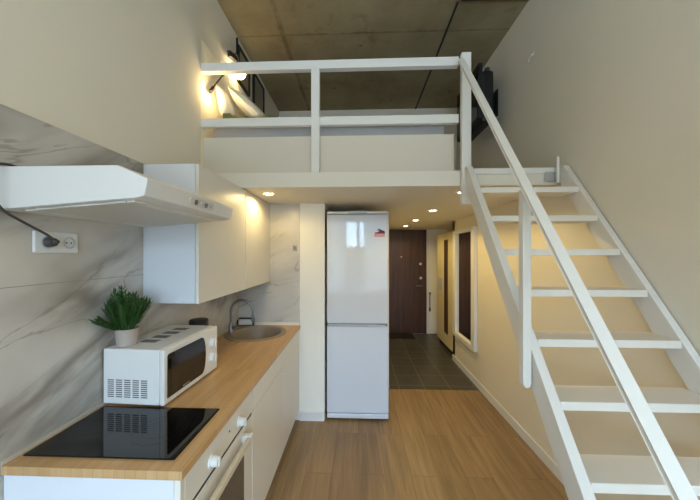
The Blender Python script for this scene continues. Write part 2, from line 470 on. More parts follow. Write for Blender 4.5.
# entry door
d = struct('door_1', B((.387, 1.352, YD + .0, YD + .06, 0.004, ZS - .003)), WOODDOOR, 'dark brown entry door at the end of the hallway', 'door')
obj('panel', B((.43, 1.31, YD - .012, YD + .001, .03, ZS - .04), bev=.004), WOODDOOR, d)
bm = bmesh.new(); cyl(bm, (.852, YD - .022, 1.52), (.852, YD - .010, 1.52), .016); obj('peephole', bm, CHROME, d, True)
for z in (1.38, 1.10):
    bm = bmesh.new(); cyl(bm, (1.23, YD - .024, z), (1.23, YD - .010, z), .028); obj('lock', bm, CHROME, d, True)
bm = bmesh.new(); cyl(bm, (1.25, YD - .06, .95), (1.25, YD - .010, .95), .012); cyl(bm, (1.255, YD - .06, .95), (1.14, YD - .06, .95), .010)
obj('handle', bm, STEEL, d, True)

# ------------------------------------------------------------------ kitchen
# range hood
HY0, HY1 = .872, 1.487
t = thing('range_hood', 'white wedge shaped range hood on the marble tiles above the hob', 'range hood', (XL + .006, (HY0 + HY1) / 2, 1.72))
xb = XL + .006
prof = [(xb, 1.724), (xb, 1.861), (-.750, 1.861), (-.652, 1.818), (-.664, 1.765), (-.69, 1.758)]
bm = bmesh.new(); prism(bm, prof, 'y', HY0, HY1, bev=.003); obj('body', bm, WHITE, t, False)
def hood_under(x):          # height of the sloping underside
    return 1.724 + (x - xb) / (-.69 - xb) * (1.758 - 1.724)
bm = bmesh.new()
x0, x1 = xb + .10, -.745
prism(bm, [(x0, hood_under(x0) - .006), (x1, hood_under(x1) - .006), (x1, hood_under(x1) - .0005), (x0, hood_under(x0) - .0005)], 'y', HY0 + .025, HY1 - .025)
obj('filter', bm, FILTER, t)
for a0, a1, b0, b1 in ((xb + .06, xb + .098, HY0 + .03, HY1 - .03), (-.743, -.715, HY0 + .03, HY1 - .03)):
    bm = bmesh.new()
    prism(bm, [(a0, hood_under(a0) - .006), (a1, hood_under(a1) - .006), (a1, hood_under(a1) - .0005), (a0, hood_under(a0) - .0005)], 'y', b0, b1)
    obj('filter_rail', bm, CABW, t)
# control plate lies on the slanting front face
f0, f1 = Vector((-.664, 0, 1.765)), Vector((-.652, 0, 1.818)); fu = (f1 - f0).normalized(); fn = Vector((fu.z, 0, -fu.x))
def on_front(y, h, out): p = f0 + fu * h + fn * out; return Vector((p.x, y, p.z))
bm = bmesh.new()
def stadium(bm, y0, y1, h0, h1, out0, out1, seg=10):
    r = (h1 - h0) / 2; hm = (h0 + h1) / 2; pts = []
    for k in range(seg + 1):
        a = PI / 2 + PI * k / seg; pts.append((y0 + r + r * math.cos(a), hm + r * math.sin(a)))
    for k in range(seg + 1):
        a = -PI / 2 + PI * k / seg; pts.append((y1 - r + r * math.cos(a), hm + r * math.sin(a)))
    A = [bm.verts.new(on_front(y, h, out0)) for y, h in pts]; Bv = [bm.verts.new(on_front(y, h, out1)) for y, h in pts]
    fs = [bm.faces.new(A), bm.faces.new(Bv[::-1])]
    for i in range(len(pts)):
        fs.append(bm.faces.new((A[i], Bv[i], Bv[(i + 1) % len(pts)], A[(i + 1) % len(pts)])))
    bmesh.ops.recalc_face_normals(bm, faces=fs)
stadium(bm, 1.105, 1.29, .012, .044, -.001, .003)
cpl = obj('control_plate', bm, mat('silver_grey_plastic', lin(205, 200, 192), .35), t)
for y in (1.145, 1.185, 1.22, 1.258):
    bm = bmesh.new(); big = y in (1.145, 1.22) 
    cyl(bm, on_front(y, .028, .002), on_front(y, .028, .008), .010 if big else .006, seg=20); obj('button', bm, STEEL if big else FRIDGEG, cpl, True)

# power cable and double socket
s = thing('double_socket', 'white double power socket on marble under the range hood', 'power socket', (XL + .005, 1.05, 1.585))
bm = B((XL + .005, XL + .017, .971, 1.130, 1.586, 1.666), bev=.004); obj('cover_frame', bm, WHITE, s)
for y in (1.012, 1.091):
    bm = bmesh.new()
    rings, fs = lathe(bm, [(.0205, 0), (.024, .004), (.019, .0045), (.018, -.002), (.0, -.002001)], (0, 0, 0), 28)
    bmesh.ops.transform(bm, matrix=Matrix.Translation((XL + .017, y, 1.626)) @ Euler((0, PI / 2, 0)).to_matrix().to_4x4(), verts=bm.verts)
    ins = obj('socket_insert', bm, FRIDGEG, s, True)
    bm = bmesh.new()
    for dy in (-.0095, .0095): cyl(bm, (XL + .0155, y + dy, 1.626), (XL + .0175, y + dy, 1.626), .0032, seg=12)
    obj('contact_hole', bm, DARKGAP, ins)
bm = bmesh.new()
tube(bm, [(XL + .03, .93, 1.8665), (XL + .035, .87, 1.8675), (XL + .045, .835, 1.845), (XL + .045, .83, 1.78), (XL + .04, .858, 1.725), (XL + .035, .92, 1.69), (XL + .04, .985, 1.655), (XL + .052, 1.012, 1.628)], .0042, 10)
cab = tag(obj('power_cable', bm, CABLE, origin=(XL + .04, .9, 1.7), smooth=True), 'dark grey power cable looping from range hood to wall socket', 'cable')
bm = bmesh.new(); cyl(bm, (XL + .019, 1.012, 1.626), (XL + .045, 1.012, 1.626), .0185, .015, 24); cyl(bm, (XL + .045, 1.012, 1.626), (XL + .058, 1.012, 1.628), .009, .007, 16)
obj('plug', bm, CABLE, cab, True)

# wall cabinets: two units
XC = -.843
def wall_cabinet(y0, y1, label):
    t = thing('wall_cabinet', label, 'cabinet', (XL + .006, (y0 + y1) / 2, 1.318), 'white cabinets on the kitchen wall')
    obj('body', B((XL + .006, XC - .020, y0, y1, 1.320, ZS - .003), bev=.001), CABSIDE, t)
    dd = obj('door', B((XC - .018, XC, y0 + .0015, y1 - .0015, 1.318, ZS - .004), bev=.0015), CABW, t)
    return t
wall_cabinet(1.498, 2.135, 'white wall cabinet nearest the range hood')
wall_cabinet(2.138, YP - .007, 'white wall cabinet above the sink, lit yellow by spotlight')

# worktop with the sink hole
SX, SY, SR = -.874, 2.455, .244
bm = B((XL + .005, -.55, .885, YP - .005, .874, .903), bev=.002)
wt = obj('worktop', bm, WORKTOP_M)
bm = bmesh.new(); cyl(bm, (SX, SY, .8), (SX, SY, 1.0), SR - .004, seg=64)
cut = obj('cutter', bm, WORKTOP_M)
md = wt.modifiers.new('hole', 'BOOLEAN'); md.object = cut; md.operation = 'DIFFERENCE'; md.solver = 'EXACT'
bpy.context.view_layer.update()
me = bpy.data.meshes.new_from_object(wt.evaluated_get(bpy.context.evaluated_depsgraph_get()))
wt.modifiers.clear(); wt.data = me; me.name = 'worktop'
bpy.data.objects.remove(cut)
tag(wt, 'oak worktop running along the marble wall', 'worktop')

# sink
t = thing('sink', 'round sand coloured sink sunk into the worktop', 'sink', (SX, SY, .75))
bm = bmesh.new()
lathe(bm, [(.020, -.15), (.145, -.147), (.18, -.13), (.196, -.10), (.202, -.02), (.206, -.002), (.214, .006), (.252, .006), (.258, .0005), (.238, .0005), (.238, -.004), (.214, -.02), (.206, -.11), (.186, -.145), (.145, -.16), (.020, -.162)], (SX, SY, .903), 56)
bmesh.ops.recalc_face_normals(bm, faces=bm.faces)
obj('bowl', bm, SAND, t, True)
bm = bmesh.new(); lathe_solid(bm, [(.03, -.152), (.034, -.146), (.028, -.143), (.004, -.145)], (SX, SY, .903), 28); obj('drain', bm, STEEL, t, True)

# faucet
FX, FY = -1.085, 2.43
t = thing('faucet', 'grey gooseneck faucet between the sink and the wall', 'faucet', (FX, FY, .904))
bm = bmesh.new(); lathe_solid(bm, [(.022, .0055), (.022, .010), (.019, .014), (.018, .07), (.016, .078), (.012, .085)], (FX, FY, .9045), 28); obj('base', bm, STEEL, t, True)
bm = bmesh.new()
pts = [(FX, FY, .985), (FX, FY, 1.07)] + [(FX + .090 - .090 * math.cos(a), FY + .012 * (1 - math.cos(a)), 1.092 + .094 * math.sin(a)) for a in [PI * k / 8 for k in range(9)]] + [(FX + .181, FY + .024, 1.025)]
tube(bm, pts, .0105, 14, 4); obj('spout', bm, STEEL, t, True)
bm = bmesh.new(); cyl(bm, (FX + .181, FY + .024, 1.03), (FX + .182, FY + .024, 1.0), .0125, seg=18); obj('aerator', bm, STEEL, t, True)
bm = bmesh.new(); cyl(bm, (FX + .012, FY - .004, .955), (FX + .045, FY - .012, .962), .011, seg=16); cyl(bm, (FX + .04, FY - .012, .962), (FX + .075, FY - .03, .985), .005, seg=12); obj('lever', bm, STEEL, t, True)

# sponge tray behind the faucet
t = thing('sponge_tray', 'small white sponge in black tray behind the faucet', 'sponge tray', (-1.06, 2.70, .904))
obj('tray', B((-1.135, -.985, 2.675, 2.725, .9045, .912), (-1.135, -.985, 2.72, 2.725, .912, .975), (-1.135, -1.13, 2.675, 2.72, .912, .96), (-.990, -.985, 2.675, 2.72, .912, .96)), BLACKP, t)
obj('sponge', B((-1.127, -.993, 2.68, 2.718, .9125, .962), bev=.006), mat('white_sponge', lin(214, 212, 206), .9, bump=.4, bscale=300), t)
# black canister behind the microwave
t = thing('canister', 'black flat topped canister showing behind the microwave', 'canister', (-1.045, 1.86, .904))
bm = bmesh.new(); lathe_solid(bm, [(.052, 0), (.056, .004), (.056, .215), (.053, .219)], (-1.045, 1.86, .9045), 32); obj('body', bm, BLACKP, t, True)
bm = bmesh.new(); lathe_solid(bm, [(.054, .2195), (.058, .222), (.058, .244), (.052, .25)], (-1.045, 1.86, .9045), 32); obj('lid', bm, BLACKP, t, True)

# hob
t = thing('hob', 'black glass two zone hob set into the worktop', 'hob', (-.865, 1.088, .9035))
obj('glass_plate', B((-1.127, -.604, .932, 1.243, .9035, .909), bev=.0015), BLACKGL, t)
def ring(bm, cx, cy, r, w, z, seg=48):
    A = [bm.verts.new((cx + (r - w) * math.cos(2 * PI * i / seg), cy + (r - w) * math.sin(2 * PI * i / seg), z)) for i in range(seg)]
    D = [bm.verts.new((cx + r * math.cos(2 * PI * i / seg), cy + r * math.sin(2 * PI * i / seg), z)) for i in range(seg)]
    for i in range(seg): bm.faces.new((A[i], D[i], D[(i + 1) % seg], A[(i + 1) % seg]))
for cx, r in ((-1.005, .082), (-.76, .095)):
    bm = bmesh.new(); ring(bm, cx, 1.088, r, .002, .90925); ring(bm, cx, 1.088, r * .62, .0015, .90925); obj('cooking_zone', bm, RING, t)

# microwave: built straight, then turned a little
MX, MY, MZ = -1.139, 1.252, .904
t = thing('microwave', 'white microwave oven on the worktop behind the hob', 'microwave', (MX, MY, MZ))
W_, D_, Ht = .440, .287, .256      # length along wall, depth, height
obj('body', B((MX, MX + D_ - .022, MY, MY + W_, MZ + .012, MZ + Ht), bev=.004), WHITE, t)
fp = obj('front_panel', B((MX + D_ - .020, MX + D_, MY + .001, MY + W_ + .002, MZ + .010, MZ + Ht - .001), bev=.005), WHITE, t)
xf = MX + D_
bm = bmesh.new()
pts = [(MY + .022, MZ + .035), (MY + .022, MZ + .222), (MY + .03, MZ + .230), (MY + .285, MZ + .230)]
for k in range(9):
    a = PI / 2 - PI * k / 8; pts.append((MY + .285 + .035 * math.cos(a), MZ + .1325 + .0975 * math.sin(a)))
pts += [(MY + .03, MZ + .035)]
prism(bm, pts, 'x', xf - .001, xf + .003); dw = obj('door_window', bm, BLACKGL, t)
bm = bmesh.new(); box(bm, xf + .003, xf + .0036, MY + .045, MY + .262, MZ + .055, MZ + .21); obj('window_mesh', bm, MWGL, dw)
bm = bmesh.new()
for k in range(5): box(bm, xf + .0036, xf + .0039, MY + .125 + k * .011, MY + .133 + k * .011, MZ + .041, MZ + .0475)
obj('brand_mark', bm, mat('silver_print', lin(150, 148, 146), .4), dw)
for z in (.175, .092):
    bm = bmesh.new()
    cyl(bm, (xf - .001, MY + .382, MZ + z), (xf + .004, MY + .382, MZ + z), .030, seg=32)
    cyl(bm, (xf + .004, MY + .382, MZ + z), (xf + .022, MY + .382, MZ + z), .0235, .021, 32)
    k = obj('knob', bm, WHITE, t, True)
    obj('grip', B((xf + .020, xf + .028, MY + .378, MY + .386, MZ + z - .021, MZ + z + .021), bev=.002), WHITE, k)
bm = bmesh.new()
for c in range(5):
    for r in range(9):
        y0 = MX + .022 + c * .0395
        box(bm, y0, y0 + .030, MY - .0006, MY + .001, MZ + .042 + r * .0092, MZ + .0468 + r * .0092)
obj('side_vent', bm, mat('vent_grey', lin(92, 92, 96), .6), t)
bm = bmesh.new()
for c in range(4):
    box(bm, MX + .085, MX + .165, MY + .10 + c * .075, MY + .145 + c * .075, MZ + Ht - .001, MZ + Ht + .0006)
obj('top_vent', bm, mat('vent_dark', lin(116, 110, 104), .6), t)
for fx in (.03, D_ - .05):
    for fy in (.04, W_ - .04):
        bm = bmesh.new(); cyl(bm, (MX + fx, MY + fy, MZ + .0005), (MX + fx, MY + fy, MZ + .0125), .011, .013, 16); obj('foot', bm, BLACKP, t)
t.rotation_euler = (0, 0, -math.radians(2.6))

# potted plant on the microwave
PX, PY, PZ = -1.072, 1.305, MZ + Ht + .001
t = thing('potted_plant', 'green artificial plant in a greige pot on the microwave', 'plant', (PX, PY, PZ))
bm = bmesh.new(); lathe_solid(bm, [(.037, 0), (.040, .003), (.047, .075), (.048, .078), (.044, .078), (.042, .066)], (PX, PY, PZ), 36); obj('pot', bm, POT, t, True)
bm = bmesh.new(); lathe_solid(bm, [(.030, .060), (.0415, .0665), (.02, .070)], (PX, PY, PZ), 24); obj('soil', bm, SOIL, t)
bm = bmesh.new()
def leaf(bm, p, d, n, L, w):
    s = d.cross(n).normalized()
    pts = [p, p + d * L * .4 + s * w + n * L * .04, p + d * L + n * L * -.04, p + d * L * .4 - s * w + n * L * .04]
    v = [bm.verts.new(q) for q in pts]; m_ = bm.verts.new(p + d * L * .42 - n * L * .05)
    for i in range(4): bm.faces.new((v[i], v[(i + 1) % 4], m_))
stems = []
for i in range(34):
    a = 2.4 * i; tilt = .05 + .50 * ((i % 17) / 16.0) ** .8
    stems.append((a, tilt, random.uniform(.12, .168) * (1.1 - .5 * tilt)))
stems.append((-PI * .60, 1.12, .11)); stems.append((-PI * .72, .95, .10))
for a, tilt, L in stems:
    base = Vector((PX + .018 * math.cos(a), PY + .02 * math.sin(a), PZ + .066))
    d0 = Vector((math.sin(tilt) * math.cos(a), math.sin(tilt) * math.sin(a), math.cos(tilt)))
    P = [base + d0 * (L * k / 10) + Vector((0, 0, -.012 if tilt > 1 else .008)) * (k / 10) ** 2 * (1 if tilt <= 1 else -1) for k in range(11)]
    for q in P: q.x = max(q.x, XL + .022)
    tube(bm, P, .0013, 5, smooth=False)
    for k in range(2, 11):
        p = P[k]
        for q in range(3):
            b_ = a + k * 2.1 + q * 2.09
            out = Vector((math.cos(b_), math.sin(b_), .15))
            dd = (d0 * .75 + out * random.uniform(.45, .8)).normalized()
            nn = dd.cross(Vector((math.sin(b_), -math.cos(b_), .2))).normalized()
            leaf(bm, p, dd, nn, random.uniform(.028, .042), random.uniform(.0042, .006))
for v in bm.verts: v.co.x = max(v.co.x, XL + .0075)
fo = obj('foliage', bm, LEAF, t, False)

# base cabinets, oven
XF = -.56
t = thing('base_cabinet', 'white base cabinet around the oven, near end of the worktop', 'cabinet', (-.85, 1.21, 0), 'white base cabinets under the worktop')
obj('end_panel', B((XL + .006, XF - .021, .893, .911, .002, .873), bev=.001), CABSIDE, t)
obj('side_panel', B((XL + .006, XF - .021, 1.499, 1.515, .002, .873)), CABSIDE, t)
obj('back_panel', B((XL + .006, XL + .012, .9115, 1.4985, .1, .873)), CABSIDE, t)
obj('plinth', B((-.66, -.64, .9115, 1.4985, .002, .118), bev=.001), CABW, t)
obj('corner_strip', B((XF - .020, XF, .893, .916, .10, .873), bev=.001), CABW, t)
o = thing('oven', 'built in white oven with two knobs under the hob', 'oven', (-.82, 1.215, .12))
obj('body', B((-1.08, XF - .024, .918, 1.496, .121, .868)), FRIDGEG, o)
cp = obj('control_panel', B((XF - .022, XF, .919, 1.508, .751, .869), bev=.002), CABW, o)
for y in (1.085, 1.345):
    bm = bmesh.new(); cyl(bm, (XF, y, .794), (XF + .006, y, .794), .026, .025, 32); cyl(bm, (XF + .006, y, .794), (XF + .030, y, .794), .0205, .0185, 32)
    k = obj('knob', bm, WHITE, o, True)
    obj('grip', B((XF + .0285, XF + .034, y - .004, y + .004, .776, .812), bev=.0015), WHITE, k)
bm = bmesh.new(); cyl(bm, (XF - .0005, 1.24, .812), (XF + .002, 1.24, .812), .004, seg=12); obj('indicator', bm, DARKGAP, o)
obj('gap_shade_strip', B((XF - .021, XF - .003, .919, 1.508, .7375, .7505)), DARKGAP, o)  # nearly flush dark strip; the shade of the gap is put into its colour
dr = obj('door', B((XF - .022, XF, .919, 1.508, .105, .7365), bev=.002), CABW, o)
obj('glass', B((XF - .001, XF + .0015, .975, 1.40, .20, .645), bev=.0005), DARKGL, dr)
hd = obj('handle', B((XF + .026, XF + .046, .962, 1.40, .676, .704), bev=.004), mat('beige_handle', lin(206, 194, 172), .35), dr)
for y in (.968, 1.385): obj('bracket', B((XF, XF + .048, y - .014, y + .016, .672, .708), bev=.005), WHITE, hd)

t = thing('base_cabinet', 'white base cabinet with drawer, between oven and sink cabinet', 'cabinet', (-.85, 1.82, 0), 'white base cabinets under the worktop')
obj('body', B((XL + .006, XF - .021, 1.5165, 2.125, .10, .873)), CABSIDE, t)
obj('drawer', B((XF - .020, XF, 1.518, 2.1235, .7465, .869), bev=.0015), CABW, t)
dd = obj('door', B((XF - .020, XF, 1.518, 2.1235, .102, .742), bev=.0015), CABW, t)
bm = bmesh.new(); cyl(bm, (XF, 2.085, .712), (XF + .016, 2.085, .712), .010, .014, 20); obj('knob', bm, WHITE, dd, True)
obj('plinth', B((-.66, -.64, 1.518, 2.1235, .002, .099)), CABW, t)
t = thing('base_cabinet', 'white base cabinet under the sink, against the far wall', 'cabinet', (-.85, 2.43, 0), 'white base cabinets under the worktop')
obj('side_panel', B((XL + .006, XF - .021, 2.1265, 2.142, .10, .873)), CABSIDE, t)
obj('side_panel', B((XL + .006, XF - .021, YP - .022, YP - .007, .10, .873)), CABSIDE, t)
obj('bottom_panel', B((XL + .006, XF - .021, 2.1425, YP - .0225, .10, .116)), CABSIDE, t)
obj('door', B((XF - .020, XF, 2.1275, YP - .008, .102, .869), bev=.0015), CABW, t)
obj('plinth', B((-.66, -.64, 2.1275, YP - .008, .002, .099)), CABW, t)

# small grey switch on the end wall
t = thing('wall_switch', 'small grey switch on the far marble panel beside the white wall strip', 'switch', (-.60, YP - .005, 1.637))
obj('plate', B((-.622, -.584, YP - .013, YP - .005, 1.612, 1.662), bev=.003), mat('grey_switch_plate', lin(150, 146, 146), .4), t)
obj('rocker', B((-.614, -.592, YP - .017, YP - .0132, 1.622, 1.652), bev=.002), mat('grey_switch', lin(120, 116, 116), .4), t)

# ------------------------------------------------------------------ refrigerator
R0, R1, RY = -.299, .287, 2.745
t = thing('refrigerator', 'tall white two door refrigerator beside the hallway', 'refrigerator', ((R0 + R1) / 2, RY + .3, 0))
obj('body', B((R0 + .004, R1 - .004, RY + .055, 3.405, .035, 1.962), bev=.006), FRIDGEW, t)
ud = obj('upper_door', B((R0, R1, RY, RY + .05, .918, 1.958), bev=.012), FRIDGEW, t)
ld = obj('lower_door', B((R0, R1, RY, RY + .05, .07, .896), bev=.012), FRIDGEW, t)
def grip_bar(z0, z1, zc):
    bm = bmesh.new()
    prism(bm, [(R0 + .01, z0), (R1 - .02, z0), (R1 - .05, z1), (R0 + .25, z1 - .004), (R0 + .01, z1 - .006)], 'y', RY + .004, RY + .03); return bm
obj('door_handle', B((R0 + .012, R1 - .012, RY + .006, RY + .05, .896, .918)), mat('grey_grip', lin(128, 130, 138), .4), t)
obj('grip_lip', B((R0 + .01, R1 - .11, RY - .004, RY + .02, .902, .912), (R1 - .20, R1 - .03, RY - .010, RY + .02, .900, .909), bev=.003), FRIDGEG, ld)
obj('kick_panel', B((R0 + .002, R1 - .002, RY + .004, RY + .05, .022, .064), bev=.004), FRIDGEW, t)
obj('top_cover', B((R0 + .002, R1 - .002, RY + .004, 3.39, 1.963, 1.985), bev=.004), WHITE, t)
obj('hinge_cover', B((R0 + .20, R1 - .205, RY - .001, RY + .09, 1.9625, 1.990), bev=.004), FRIDGEG, t)
for fx in (R0 + .05, R1 - .05):
    bm = bmesh.new(); cyl(bm, (fx, RY + .04 + .06, .001), (fx, RY + .1, .036), .018, seg=16); obj('foot', bm, BLACKP, t)
# sticker on the upper door: dark swoosh over a red oval with a pale band
sk = obj('sticker', B((.150, .250, RY - .0009, RY - .0001, 1.742, 1.772)), PALERED, ud)
bm = bmesh.new()
pts = [(.158, 1.772), (.252, 1.772), (.252, 1.79), (.238, 1.797), (.205, 1.800), (.190, 1.790), (.158, 1.784)]
prism(bm, pts, 'y', RY - .0011, RY - .0001); obj('sticker_print', bm, RED, sk)
bm = bmesh.new()
prism(bm, [(.184, 1.779), (.250, 1.779), (.249, 1.796), (.226, 1.806), (.20, 1.806)], 'y', RY - .0014, RY - .0001); obj('sticker_print', bm, DARKRED, sk)
bm = bmesh.new()
prism(bm, [(.176, 1.80), (.186, 1.818), (.204, 1.818), (.224, 1.806), (.200, 1.802)], 'y', RY - .0013, RY - .0001); obj('sticker_print', bm, GREYINK, sk)

# ------------------------------------------------------------------ loft railing
t = thing('loft_railing', 'white wooden railing along the front edge of the loft', 'railing', (-.2, YL + .02, ZT))
y0, y1 = YL + .006, YL + .046
obj('top_rail', B((XL - .015, .712, y0 - .004, y1 + .004, 2.918, 2.980), bev=.004), STAIRW, t)
obj('middle_rail', B((XL - .015, .712, y0, y1, 2.512, 2.574), bev=.004), STAIRW, t)
obj('post', B((-.340, -.280, y0 - .004, y1 + .006, ZT + .001, 2.917), bev=.004), STAIRW, t)
obj('post', B((.716, .780, YL - .044, YL - .003, 1.925, 2.978), bev=.004), STAIRW, t)
obj('side_board', B((XL - .019, .695, y1 + .009, y1 + .026, ZT + .001, 2.452), bev=.002), mat('cream_painted_board', lin(208, 198, 180), .5, var=.01), t)

# ------------------------------------------------------------------ stairs
RISE, RUN = .1972, .1438
SXL, SXR = .735, 1.408
t = thing('loft_stairs', 'steep white open stairs leading up to the loft', 'stairs', (1.09, 1.2, 0))
def edge_y(z): return .972 + (z - .78) / 1.3695        # front edge of the stringers
wv = .118 # horizontal width of the board
def stringer(xa, xb_):
    zt = ZT + .008
    prof = [(edge_y(0.002), .002), (edge_y(zt), zt), (YL - .016, zt), (YL - .016, 1.3695 * (YL - .016 - wv - .972) + .78), (edge_y(.002) + wv, .002)]
    bm = bmesh.new(); prism(bm, prof, 'x', xa, xb_, bev=.003); return bm
obj('stringer', stringer(SXL, SXL + .040), STAIRW, t)
obj('stringer', stringer(SXR - .034, SXR), STAIRW, t)
for k in range(10):
    z = 2.003 - RISE * k; y = 1.860 - RUN * k
    if k == 0:
        bm = B((SXL + .0405, SXR - .0345, y, y + .145, z - .034, z), bev=.003)
        tr0 = obj('tread', bm, TREADM, t)
    else:
        c = tr0.copy(); C.objects.link(c); c.parent = t; c.location = tr0.location + Vector((0, -RUN * k, -RISE * k))
def rail_z(y): return 1.129 + 1.3695 * (y - .698 - .006) - .004
bm = bmesh.new(); beam(bm, (.704, .42, rail_z(.42)), (.704, 2.008, rail_z(2.008)), .034, .016, .003); obj('handrail', bm, STAIRW, t)
for y, zb in ((1.25, 1.016), (.50, .16)):
    bm = bmesh.new()
    prism(bm, [(.695, zb + .020), (.701, zb + .005), (.7125, zb), (.724, zb + .005), (.730, zb + .020), (.730, rail_z(y) - .012), (.695, rail_z(y) - .012)], 'y', y, y + .036, bev=.003)
    obj('baluster', bm, STAIRW, t)
    bm = bmesh.new(); cyl(bm, (.7305, y + .018, zb + .08), (.7345, y + .018, zb + .08), .010, seg=12); obj('bolt', bm, STEEL, t)
obj('bracket', B((1.290, 1.372, YL - .0195, YL - .0155, 2.082, 2.15), (1.35, 1.372, YL - .034, YL - .0196, 2.10, 2.135), bev=.002), mat('zinc_plate', lin(176, 176, 172), .4, metal=.3), t)
obj('stop_post', B((1.350, 1.366, YL - .052, YL - .036, 2.066, 2.245), bev=.003), STAIRW, t)

# ------------------------------------------------------------------ hallway
t = thing('wall_mirror', 'tall mirror in a thick white frame on the hallway wall', 'mirror', (XR - .02, 3.94, .42))
ma, mb, mz0, mz1 = 3.50, 4.265, .412, 1.912
bm = B((XR - .045, XR - .001, ma, ma + .09, mz0, mz1), (XR - .045, XR - .001, mb - .09, mb, mz0, mz1), (XR - .045, XR - .001, ma + .0902, mb - .0902, mz0, mz0 + .06), (XR - .045, XR - .001, ma + .0902, mb - .0902, mz1 - .05, mz1), bev=.003)
obj('frame', bm, WHITE, t)
obj('mirror_glass', B((XR - .016, XR - .008, ma + .0904, mb - .0904, mz0 + .0602, mz1 - .0502)), MIRROR, t)

t = thing('wardrobe', 'cream wardrobe with a brown strip in the hallway niche', 'wardrobe', (1.74, 4.91, 0))
obj('body', B((1.455, 2.04, 4.46, 5.345, .06, 1.93), bev=.002), WARD, t)
obj('plinth', B((1.48, 2.04, 4.47, 5.335, .002, .059)), DARKGAP, t)
for a, b_ in ((4.462, 4.93), (4.934, 5.343)):
    dw = obj('door', B((1.436, 1.4545, a, b_, .085, 1.928), bev=.002), WARD, t)
    if a < 4.5: obj('door_strip', B((1.432, 1.4355, 4.70, 4.90, .28, 1.81), bev=.001), WOODDOOR, dw)
    else: obj('paper_note', B((1.4335, 1.4355, 5.0, 5.24, .95, 1.16)), FRIDGEW, dw)

bm = bmesh.new(); tube(bm, [(1.415, YD - .010, .79), (1.415, YD - .012, .62), (1.417, YD - .012, .50)], .008, 10)
sh = tag(obj('shoehorn', bm, BLACKP, origin=(1.415, YD - .01, .45), smooth=True), 'long black shoehorn hanging on white wall beside entry door', 'shoehorn')
bm = bmesh.new(); prism(bm, [(1.402, .52), (1.428, .52), (1.433, .46), (1.415, .43), (1.397, .46)], 'y', YD - .016, YD - .009, bev=.002); obj('blade', bm, BLACKP, sh)
bm = bmesh.new(); bmesh.ops.create_uvsphere(bm, u_segments=16, v_segments=10, radius=.02, matrix=Matrix.Translation((1.415, YD - .021, .80))); obj('grip', bm, BLACKP, sh, True)
bm = B((.48, 1.06, 5.42, 5.77, .002, .014), bev=.004)
tag(obj('doormat', bm, MATM, origin=(.77, 5.6, .002)), 'black doormat in front of the brown entry door', 'doormat')

# recessed spotlights
def spot(loc, label, proto=None, watt=14.0, cone=158):
    if proto: r = dup(proto, loc, label)
    else:
        r = thing('ceiling_spotlight', label, 'spotlight', (0, 0, 0), 'recessed spotlights under the loft')
        bm = bmesh.new(); lathe(bm, [(.036, -.003), (.044, -.006), (.050, -.0045), (.051, -.0005)], (0, 0, 0), 36)
        bmesh.ops.recalc_face_normals(bm, faces=bm.faces); obj('ring', bm, WHITE, r, True)
        bm = bmesh.new(); lathe_solid(bm, [(.0362, -.003), (.0362, -.0008)], (0, 0, 0), 32); obj('diffuser', bm, LED, r)
        r.location = loc
    L = bpy.data.lights.new('spot_lamp', 'SPOT' if cone else 'POINT'); L.energy = watt; L.color = (1.0, .75, .30); L.shadow_soft_size = .015
    if cone: L.spot_size = math.radians(cone); L.spot_blend = .45
    lo = bpy.data.objects.new('spot_lamp', L); C.objects.link(lo); lo.location = Vector(loc) + Vector((0, 0, -.02 if cone else -.062))
    return r
zz = ZS - .0006
p0 = spot((-.715, 2.285, zz), 'spotlight over the worktop, against the wall cabinet', None, 8.0, 172)
spot((.815, 2.285, zz), 'spotlight at the loft front edge beside the stairs', p0, 13.0)
spot((.825, 3.24, zz), 'largest looking spotlight of the hallway row past the loft edge', p0)
spot((.82, 4.18, zz), 'middle hallway spotlight, in front of the one at the entry door', p0)
spot((.82, 5.05, zz), 'smallest looking spotlight, just before the brown entry door', p0)

# ------------------------------------------------------------------ loft things
def soft_box(x0, x1, y0, y1, z0, z1, r, cuts=10):
    bm = bmesh.new(); box(bm, x0, x1, y0, y1, z0, z1, bev=r, seg=4); return bm
t = tag(obj('mattress', soft_box(XL + .03, .655, YL + .085, 3.45, ZT + .002, 2.575, .05), SHEET, origin=(-.25, 2.9, ZT), smooth=True), 'pale grey mattress behind the white loft side board', 'mattress')
def blanket():
    bm = bmesh.new(); nx, ny = 60, 24; X0, X1, Y0, Y1 = -1.04, -.40, YL + .12, 3.3; g = []
    for j in range(ny + 1):
        row = []
        for i in range(nx + 1):
            x = X0 + (X1 - X0) * i / nx; y = Y0 + (Y1 - Y0) * j / ny
            z = 2.64 + .008 * math.sin(x * 23 + y * 5) + .01 * math.sin(y * 17 + x * 4) - .015 * (i / nx) + (.015 if i < 6 else 0)
            row.append((x, y + .012 * math.sin(x * 31), z))
        g.append(row)
    top = [[bm.verts.new(p) for p in row] for row in g]; bot = [[bm.verts.new((p[0], p[1], 2.577)) for p in row] for row in g]
    fs = []
    for j in range(ny):
        for i in range(nx):
            fs.append(bm.faces.new((top[j][i], top[j][i + 1], top[j + 1][i + 1], top[j + 1][i])))
            fs.append(bm.faces.new((bot[j][i], bot[j + 1][i], bot[j + 1][i + 1], bot[j][i + 1])))
    for i in range(nx):
        fs.append(bm.faces.new((top[0][i], bot[0][i], bot[0][i + 1], top[0][i + 1]))); fs.append(bm.faces.new((top[ny][i], top[ny][i + 1], bot[ny][i + 1], bot[ny][i])))
    for j in range(ny):
        fs.append(bm.faces.new((top[j][0], top[j + 1][0], bot[j + 1][0], bot[j][0]))); fs.append(bm.faces.new((top[j][nx], bot[j][nx], bot[j + 1][nx], top[j + 1][nx])))
    bmesh.ops.recalc_face_normals(bm, faces=fs)
    return bm
